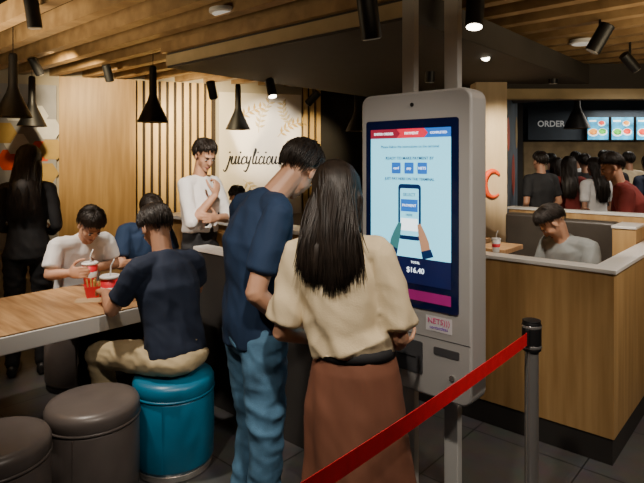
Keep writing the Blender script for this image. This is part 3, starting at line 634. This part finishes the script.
# mural left
mu=empty('wall_mural',WL(wt(-50),.02,0),WA,'grey and white wall mural with orange honeycomb shapes at the far left','mural')
mw=wt(57)-wt(-50)
bm=NB();bx(bm,0,mw,-.02,0,.6,2.45);mb=link('mural_board',bm,M['greyp'],mu,local=True)
for i,(x_,z_,m) in enumerate([(mw*f1,z1,c1) for f1,z1,c1 in((.55,1.6,'orange'),(.62,1.78,'whitep'),(.72,1.55,'orange'),(.85,1.7,'orange'),(.93,1.95,'whitep'),(.8,2.1,'whitep'),(.6,2.15,'whitep'),(.9,1.45,'gold'),(.5,1.9,'gold'),(.72,1.9,'greyp'),(.95,1.72,'gold'))]):
    bm=NB();vs=[bm.verts.new((x_+.13*math.cos(math.pi/3*k),-.021-.0015*(i%3+1),z_+.13*math.sin(math.pi/3*k))) for k in range(6)];bm.faces.new(vs);link('honeycomb_cell',bm,M[m],mb,local=True)
# right side column, mural wall, lintel
bm=NB();bx(bm,*[PX(476,5.2).x,PX(507,5.2).x],5.2,5.4,0,2.35);stru('wall_column',bm,'pillar')
lg=empty('wall_emblem',P(493,184,5.19),0,'orange curled emblem on the pale column right of the kiosk','emblem')
bm=NB();N_=24;tube(bm,[V((.082*math.cos(.8+k*.20),-.002,.125*math.sin(.8+k*.20))) for k in range(N_)],[.008+.022*math.sin(math.pi*min(1,(k+2)/(N_+1))) for k in range(N_)],8);link('swirl',bm,M['orange'],lg,local=True,smooth=True)
m0=V((1.80,5.4,0));m1=V((3.55,9.6,0));md=(m1-m0);mn=V((md.y,-md.x,0)).normalized()
bm=NB();obox(bm,m0,md,-mn*.1,Z*2.9);stru('wall_side',bm,'blueg')
for i,(t,z_,r_,m) in enumerate(((.2,1.9,.25,'orange'),(.42,1.4,.35,'redp'),(.6,2.0,.3,'gold'),(.8,1.6,.4,'whitep'),(.1,1.3,.2,'redp'))):
    bm=NB();c=m0+md*t+mn*.004+Z*z_;d=md.normalized();vs=[bm.verts.new(c+d*r_*math.cos(k*.5236)+Z*r_*.8*math.sin(k*.5236)) for k in range(12)];bm.faces.new(vs)
    stru('trim_%d'%(i+2),bm,m)
bm=NB();bx(bm,1.8,5.5,5.3,5.42,2.20,2.30);stru('trim_8',bm,'stripface')
bm=NB();bx(bm,1.8,5.5,5.32,5.40,2.30,2.55);stru('wall_lintel',bm,'soffit')
# order counter
oc=empty('order_counter',V((6,9.4,0)),0,'dark order counter at the back of the queue','counter')
bm=NB();bx(bm,4.0,8.0,9.2,9.7,0,1.05);link('counter_body',bm,M['dark'],oc);bm=NB();bx(bm,3.98,8.02,9.15,9.75,1.05,1.09);link('counter_top',bm,M['white'],oc,bevel=.004)
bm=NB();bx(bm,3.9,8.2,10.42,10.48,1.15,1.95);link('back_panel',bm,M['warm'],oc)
bh=empty('order_sign',V((0,9.75,0)),0,'dark overhead sign board reading ORDER','sign')
bm=NB();bx(bm,3.70,8.0,9.70,9.78,1.96,2.55);link('sign_board',bm,M['navywall'],bh)
text('ORDER',.15,(PX(551,9.7).x,9.695-9.75,2.20),bh,M['sign'],bold=.003)
for i,(a,b_) in enumerate(((587,609),(611,634),(636,660))):
    x0=PX(a,9.6).x;x1=PX(b_,9.6).x
    mo=empty('menu_screen',V((x0,9.62,1.97)),0,('lit menu screen, leftmost of the three','lit menu screen in the middle of the three','lit menu screen cut off at the right edge')[i],'menu screen','menu screens above the counter')
    bm=NB();bx(bm,0,x1-x0,-.02,.06,-.02,.40);link('screen_case',bm,M['black'],mo,local=True)
    bm=NB();quad(bm,.012,x1-x0-.012,-.008,.388,-.021);si=link('screen_image',bm,M['menu'],mo,local=True)
    def disc(nm,cx,cz,rx,rz,yy_,m):
        bm=NB();vs=[bm.verts.new((cx+rx*math.cos(j*.4488+.3)*(1+.1*math.sin(j*2.3)*(nm=='food_picture')),yy_,cz+rz*math.sin(j*.4488+.3))) for j in range(14)];bm.faces.new(vs);link(nm,bm,M[m],si,local=True)
    ww=x1-x0
    for k,(fx,fz,r1) in enumerate(((.28,.12,.10),(.70,.13,.09),(.66,.28,.07))):
        disc('plate_picture',ww*fx,fz,r1*.95,r1*.72,-.0225,'menu3');disc('food_picture',ww*fx,fz+.01,r1*.78,r1*.56,-.0240,('menu2','menu4','menu5')[(k+i)%3])
    bm=NB();quad(bm,.04,ww*.42,.31,.34,-.0225);link('price_strip',bm,M['menu3'],si,local=True)
# ---------------------------------------------------------------- lamps
def pendant(loc,ztop,label):
    o=empty('pendant_lamp',loc,0,label,'pendant lamp','black cone pendant lamps')
    bm=NB();lathe(bm,[(.142,0),(.14,.008),(.05,.20),(.036,.25),(.033,.50),(.024,.52),(0,.525)],32);s_=link('lamp_shade',bm,M['black'],o,local=True,smooth=True)
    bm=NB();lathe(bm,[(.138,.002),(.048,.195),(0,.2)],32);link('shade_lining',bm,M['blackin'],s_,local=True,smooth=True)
    bm=NB();ell(bm,V((0,0,.13)),V((1,0,0)),V((0,1,0)),Z,(.022,.022,.03),2);link('bulb',bm,M['lensoff'],o,local=True,smooth=True)
    bm=NB();tube(bm,[V((0,0,.51)),V((0,0,ztop-loc.z))],.004);link('cord',bm,M['black'],o,local=True)
    return o
for px,Y,zt,lb in((13,4.4,2.89,'black cone pendant lamp nearest the left edge'),(32,5.6,2.89,'small black cone pendant lamp just right of the leftmost one'),(153,5.0,2.89,'black cone pendant lamp in front of the oak slats'),
   (238,6.2,2.35,'black cone pendant lamp in front of the lettered board'),(357,6.6,2.35,'black cone pendant lamp left of the kiosk top'),(577,6.0,2.89,'black cone pendant lamp over the queue')):
    pendant(PX(px,Y,1.95),zt,lb)
def spotl(px,py,Y,aim,lit,ztop,label,r=.042,L=.17,power=0):
    c=P(px,py,Y);o=empty('spotlight',c,0,label,'spotlight','black ceiling spotlights');d=V(aim).normalized();sd=d.cross(Z).normalized() if abs(d.z)<.99 else V((1,0,0))
    bm=NB();loft(bm,[-d*L*.5,-d*L*.48,d*L*.48,d*L*.5],[r*.9,r,r,r*.97],sd,24,.05);link('lamp_head',bm,M['black'],o,local=True,bevel=.001)
    bm=NB();loft(bm,[d*L*.5,d*(L*.5+.004)],[r*.85,r*.85],sd,24,.02);link('lens',bm,M['lens' if lit else 'lensoff'],o,local=True)
    bm=NB();tube(bm,[V((0,0,0)),V((0,0,ztop-c.z))],.009,8);link('stem',bm,M['black'],o,local=True)
spotl(33,14,3.3,(.1,.1,-1),0,2.56,'black ceiling spotlight above the left pendant lamp')
spotl(36,66,5.1,(.2,.5,-.8),0,2.56,'small spotlight near the oak panel top')
spotl(108,73,5.5,(.1,.4,-1),0,2.56,'small spotlight left of the slat pendant lamp')
spotl(212,90,5.2,(.1,.5,-.9),0,2.35,'small spotlight at the left under the bulkhead')
spotl(271,88,4.9,(.2,-.3,-.9),1,2.35,'lit spotlight under the bulkhead above the lettered board',power=0)
spotl(313,98,5.7,(-.6,.3,-.6),0,2.35,'tilted spotlight under the bulkhead left of the kiosk')
spotl(369,18,2.62,(.15,.2,-1),0,2.56,'large spotlight just above the kiosk',.05,.2)
spotl(475,10,3.0,(-.1,-.2,-1),1,2.56,'large lit spotlight at the top edge right of the kiosk pole',.05,.2)
spotl(490,50,4.0,(-.5,-.4,-.6),1,2.35,'bright tilted spotlight right of the kiosk')
spotl(600,38,3.7,(-.45,.2,-.9),0,2.56,'large tilted spotlight at the upper right',.05,.2)
spotl(630,62,4.4,(.5,.1,-.5),0,2.56,'tilted spotlight at the right edge')
spotl(553,74,5.0,(.1,.2,-1),0,2.56,'small spotlight above the queue sign')
spotl(430,72,4.6,(0,.2,-1),0,2.35,'small spotlight behind the kiosk poles')
for px,py,Y,lb in((225,14,3.6,'round white downlight in the slats above the standing man'),(583,44,4.4,'round white downlight at the upper right')):
    o=empty('downlight',P(px,py,Y),0,lb,'downlight','round downlights')
    bm=NB();lathe(bm,[(0,0),(.09,0),(.105,.008),(.105,.03),(0,.03)],32);link('rim',bm,M['cupw'],o,local=True,bevel=.002)
    bm=NB();lathe(bm,[(0,-.003),(.08,-.003),(.085,0)],32);link('diffuser',bm,M['disc'],o,local=True)
# ---------------------------------------------------------------- lights
def area(loc,size,e,col=(1,.86,.70),aim=(0,0,-1)):
    l=bpy.data.lights.new('area_light','AREA');l.energy=e;l.size=size;l.color=col
    o=bpy.data.objects.new('area_light',l);C.objects.link(o);o.location=loc;o.rotation_euler=V(aim).to_track_quat('-Z','Y').to_euler()
def spotb(loc,tgt,e,deg=60,col=(1,.88,.74),soft=.05):
    l=bpy.data.lights.new('spot_light','SPOT');l.energy=e;l.spot_size=math.radians(deg);l.spot_blend=.8;l.color=col;l.shadow_soft_size=soft
    o=bpy.data.objects.new('spot_light',l);C.objects.link(o);o.location=loc;o.rotation_euler=(V(tgt)-V(loc)).to_track_quat('-Z','Y').to_euler()
spotb((.0,.9,2.5),(.0,1.95,1.1),100,72)
spotb((-.9,.9,2.5),(-.25,2.1,.65),70,48)
spotb((1.4,1.0,2.5),(.75,2.3,1.1),80,62)
spotb((-1.4,2.4,2.5),(-1.2,3.0,.7),150,62)
spotb((-.5,2.6,2.5),(-.95,4.1,1.3),260,40)
spotb((-2.3,3.0,2.5),(-1.65,3.8,1.0),160,46)
spotb((2.3,2.0,2.5),(1.7,3.3,.9),100,75)
spotb((.9,3.2,2.3),(1.75,3.9,1.0),130,55)
GO=(1,.78,.44)
spotb((-2.4,4.7,2.5),(-2.5,6.3,1.9),205,80,GO)
spotb((-1.4,5.3,2.3),(-1.5,6.8,1.9),270,75,GO)
spotb((-.6,5.6,2.3),(-.75,7.1,1.8),230,48,(1,.88,.70))
spotb((-.05,6.0,2.3),(-.15,7.1,1.8),95,45,GO)
spotb((1.3,4.0,2.3),(1.75,5.3,1.6),240,42,(1,.86,.66))
spotb((3.0,4.0,2.4),(2.9,5.2,1.3),70,80)
area((4.6,6.4,2.5),1.0,36,(1,.90,.78))
area((5.5,9.0,2.5),1.2,45,(.95,.92,.80))
area((-2.7,3.2,2.0),1.1,52,(1,.80,.50),(0,0,1))  # upward area fills, added to brighten the slats in place of bounced light
area((2.6,2.6,2.0),1.1,36,(1,.80,.50),(.1,.2,1))
area((.6,1.2,2.2),1.0,10,(1,.80,.52),(0,0,1))
w=bpy.data.worlds.new('w');bpy.context.scene.world=w;w.use_nodes=True;w.node_tree.nodes['Background'].inputs[0].default_value=(.42,.45,.52,1);w.node_tree.nodes['Background'].inputs[1].default_value=.045
cd=bpy.data.cameras.new('camera');cam=bpy.data.objects.new('camera',cd);C.objects.link(cam);cam.location=(0,0,CH);cam.rotation_euler=(math.pi/2,0,0)
cd.sensor_width=36;cd.lens=36*F/644;cd.shift_y=-(241.5-HZ)/644;cd.clip_start=.05
bpy.context.scene.camera=cam
